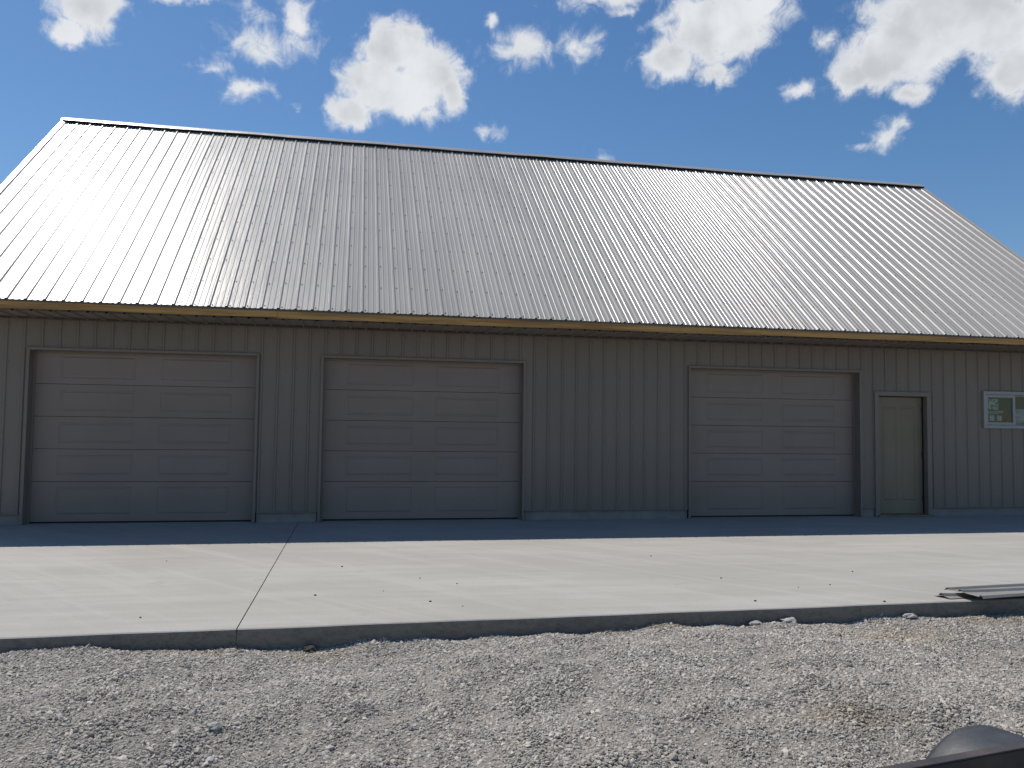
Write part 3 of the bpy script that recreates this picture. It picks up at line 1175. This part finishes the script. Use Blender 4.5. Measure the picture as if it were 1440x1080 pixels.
m = MB()
tbox(m, -0.45, 2.6, -0.036, 0.0, 0.494, 0.5)
tbox(m, -0.45, 2.6, -0.0365, -0.030, 0.36, 0.4935)
m.build('rail', M['rail'], tr_, bevel=0.002)
m = MB()
tbox(m, -0.45, -0.39, -1.45, -0.04, 0.30, 0.36)
m.build('rail', M['rail'], tr_)
m = MB()
tbox(m, 2.54, 2.6, -1.45, -0.04, 0.30, 0.36)
m.build('rail', M['rail'], tr_)
m = MB()
tbox(m, -0.45, 2.6, -1.49, -1.454, 0.30, 0.40)
m.build('rail', M['rail'], tr_)
for k in range(9):
    m = MB()
    v0 = -0.045-(k+1)*0.155
    tbox(m, -0.44, 2.59, v0+.004, v0+0.151, 0.362, 0.392)
    m.build('deck_plank', M['plank'], tr_)
FR = 0.290
AXZ = 0.445-FR
WR = AXZ+0.13
for v in (0.165, -1.66):
    c = T0+TD*0.80+TP*v
    c = Vector((c.x, c.y, AXZ))
    wh = empty('wheel', c, parent=tr_)
    m = MB()
    tube(m, c, TP, [(-.06, .16), (-.078, .19), (-.082, .215), (-.074, .245), (-.06, WR-.006), (-.04, WR), (-.037, WR-.008), (-.027, WR-.008), (-.024, WR), (-.004, WR),
                    (-.001, WR-.008), (.010, WR-.008), (.013, WR), (.04, WR), (.06, WR-.006), (.074, .245), (.082, .215), (.078, .19), (.06, .16)], 60)
    m.build('tyre', M['tyre'], wh)
    m = MB()
    tube(m, c, TP, [(-.06, .165), (-.05, .15), (-.02, .14), (-.01, .05), (.03, .05), (.03, .0)], 32)
    tube(m, c, TP, [(.06, .165), (.05, .15), (-.02, .14)], 32)
    m.build('rim', M['rim'], wh)
    # rolled steel fender over the wheel
    m = MB()
    rows = []
    for i in range(33):
        t = math.pi*(0.04+0.92*i/32)
        d = TD*math.cos(t)+Vector((0, 0, 1))*math.sin(t)
        rows.append([tuple(c+TP*u+d*r) for u, r in [(-.125, FR-.045), (-.124, FR-.02), (-.116, FR-.008), (-.095, FR-.001), (-.05, FR+.001), (.05, FR+.001), (.095, FR-.001),
                                                    (.116, FR-.008), (.124, FR-.02), (.125, FR-.045)]])
    m.grid(rows, True)
    o = m.build('fender', M['fender'], tr_)
    so = o.modifiers.new('solidify', 'SOLIDIFY')
    so.thickness = 0.003
m = MB()
ca = T0+TD*0.80
tube(m, Vector((ca.x, ca.y, 0.487-WR)), TP, [(.15, 0.0), (.15, .03), (-1.68, .03), (-1.68, 0)], 12)
m.build('axle', M['rail'], tr_)

# ------------------------------------------------------------------ single stones and clods
def stone(name, x, y, z, r, mat, label, cat, group, seed, squash=0.65):
    rg = random.Random(seed)
    m = MB()
    rows = []
    nu, nv = 9, 6
    amp = [[rg.uniform(.78, 1.18) for _ in range(nu)] for _ in range(nv+1)]
    sx, sy = rg.uniform(.85, 1.3), rg.uniform(.8, 1.05)
    for j in range(nv+1):
        ph = math.pi*j/nv
        row = []
        for i in range(nu+1):
            t = 2*math.pi*i/nu
            a = 1.0 if j in (0, nv) else amp[j][i % nu]
            row.append((x+r*sx*a*math.sin(ph)*math.cos(t), y+r*sy*a*math.sin(ph)*math.sin(t), z-r*squash*a*math.cos(ph)))
        rows.append(row)
    m.grid(rows)
    tag(m.build(name, mat), label, cat, group)


PEB = [(-1.88, -3.38, 'pebble left of the joint beside the shadow of the eaves'), (-1.51, -5.96, 'pebble left of the joint near the apron edge'),
       (-0.09, -3.94, 'pebble right of the joint nearest the shadow of the eaves'), (-0.29, -5.33, 'pebble closest to the right side of the joint'),
       (0.28, -5.22, 'second pebble to the right of the joint'), (0.64, -4.66, 'farthest of the four pebbles clustered before the middle door'),
       (0.95, -4.98, 'rightmost of the four pebbles clustered before the middle door'),
       (0.64, -5.7, 'leftmost of the two pebbles low on the apron before the middle door'), (0.88, -5.9, 'pebble closest to the gravel before the middle door'),
       (3.32, -3.64, 'pebble near the shadow between the middle and right doors'), (3.51, -5.02, 'pebble halfway down the apron before the right door'),
       (3.33, -6.04, 'pebble by the apron edge above the pale stones'), (4.02, -5.54, 'left one of two neighbouring pebbles before the right door'),
       (4.39, -5.46, 'right one of two neighbouring pebbles before the right door'), (5.03, -4.85, 'rightmost pebble on the apron above the metal sheets'),
       (4.42, -6.21, 'pebble at the apron edge just left of the metal sheets')]
for i, (x, y, lb) in enumerate(PEB):
    r = 0.0055+0.0035*((i*5) % 4)/3
    stone('pebble', x, y, r*.55, r, M['clod'], 'tiny dark '+lb, 'pebble', 'pebbles on the concrete apron', 100+i)
ROCKS = [(-0.27, 0.05, M['clod'], 'dark clod against the apron edge right of the joint'),
         (3.17, 0.045, M['rock'], 'pale stone against the apron edge left of the flat stone'),
         (3.46, 0.06, M['rock'], 'wide flat pale stone against the middle of the apron edge'),
         (4.57, 0.05, M['rock'], 'pale stone against the apron edge left of the metal sheets')]
for i, (x, r, mt, lb) in enumerate(ROCKS):
    y = slab_edge(x)-r*.9
    stone('stone', x, y, gravel_h(x, y)+r*.28, r, mt, lb, 'stone', 'stones along the apron edge', 200+i, 0.5)
stone('stone', -0.64, -8.14, gravel_h(-.64, -8.14)+.012, 0.034, M['rock'], 'larger pale stone in the gravel at the lower left', 'stone', None, 300)
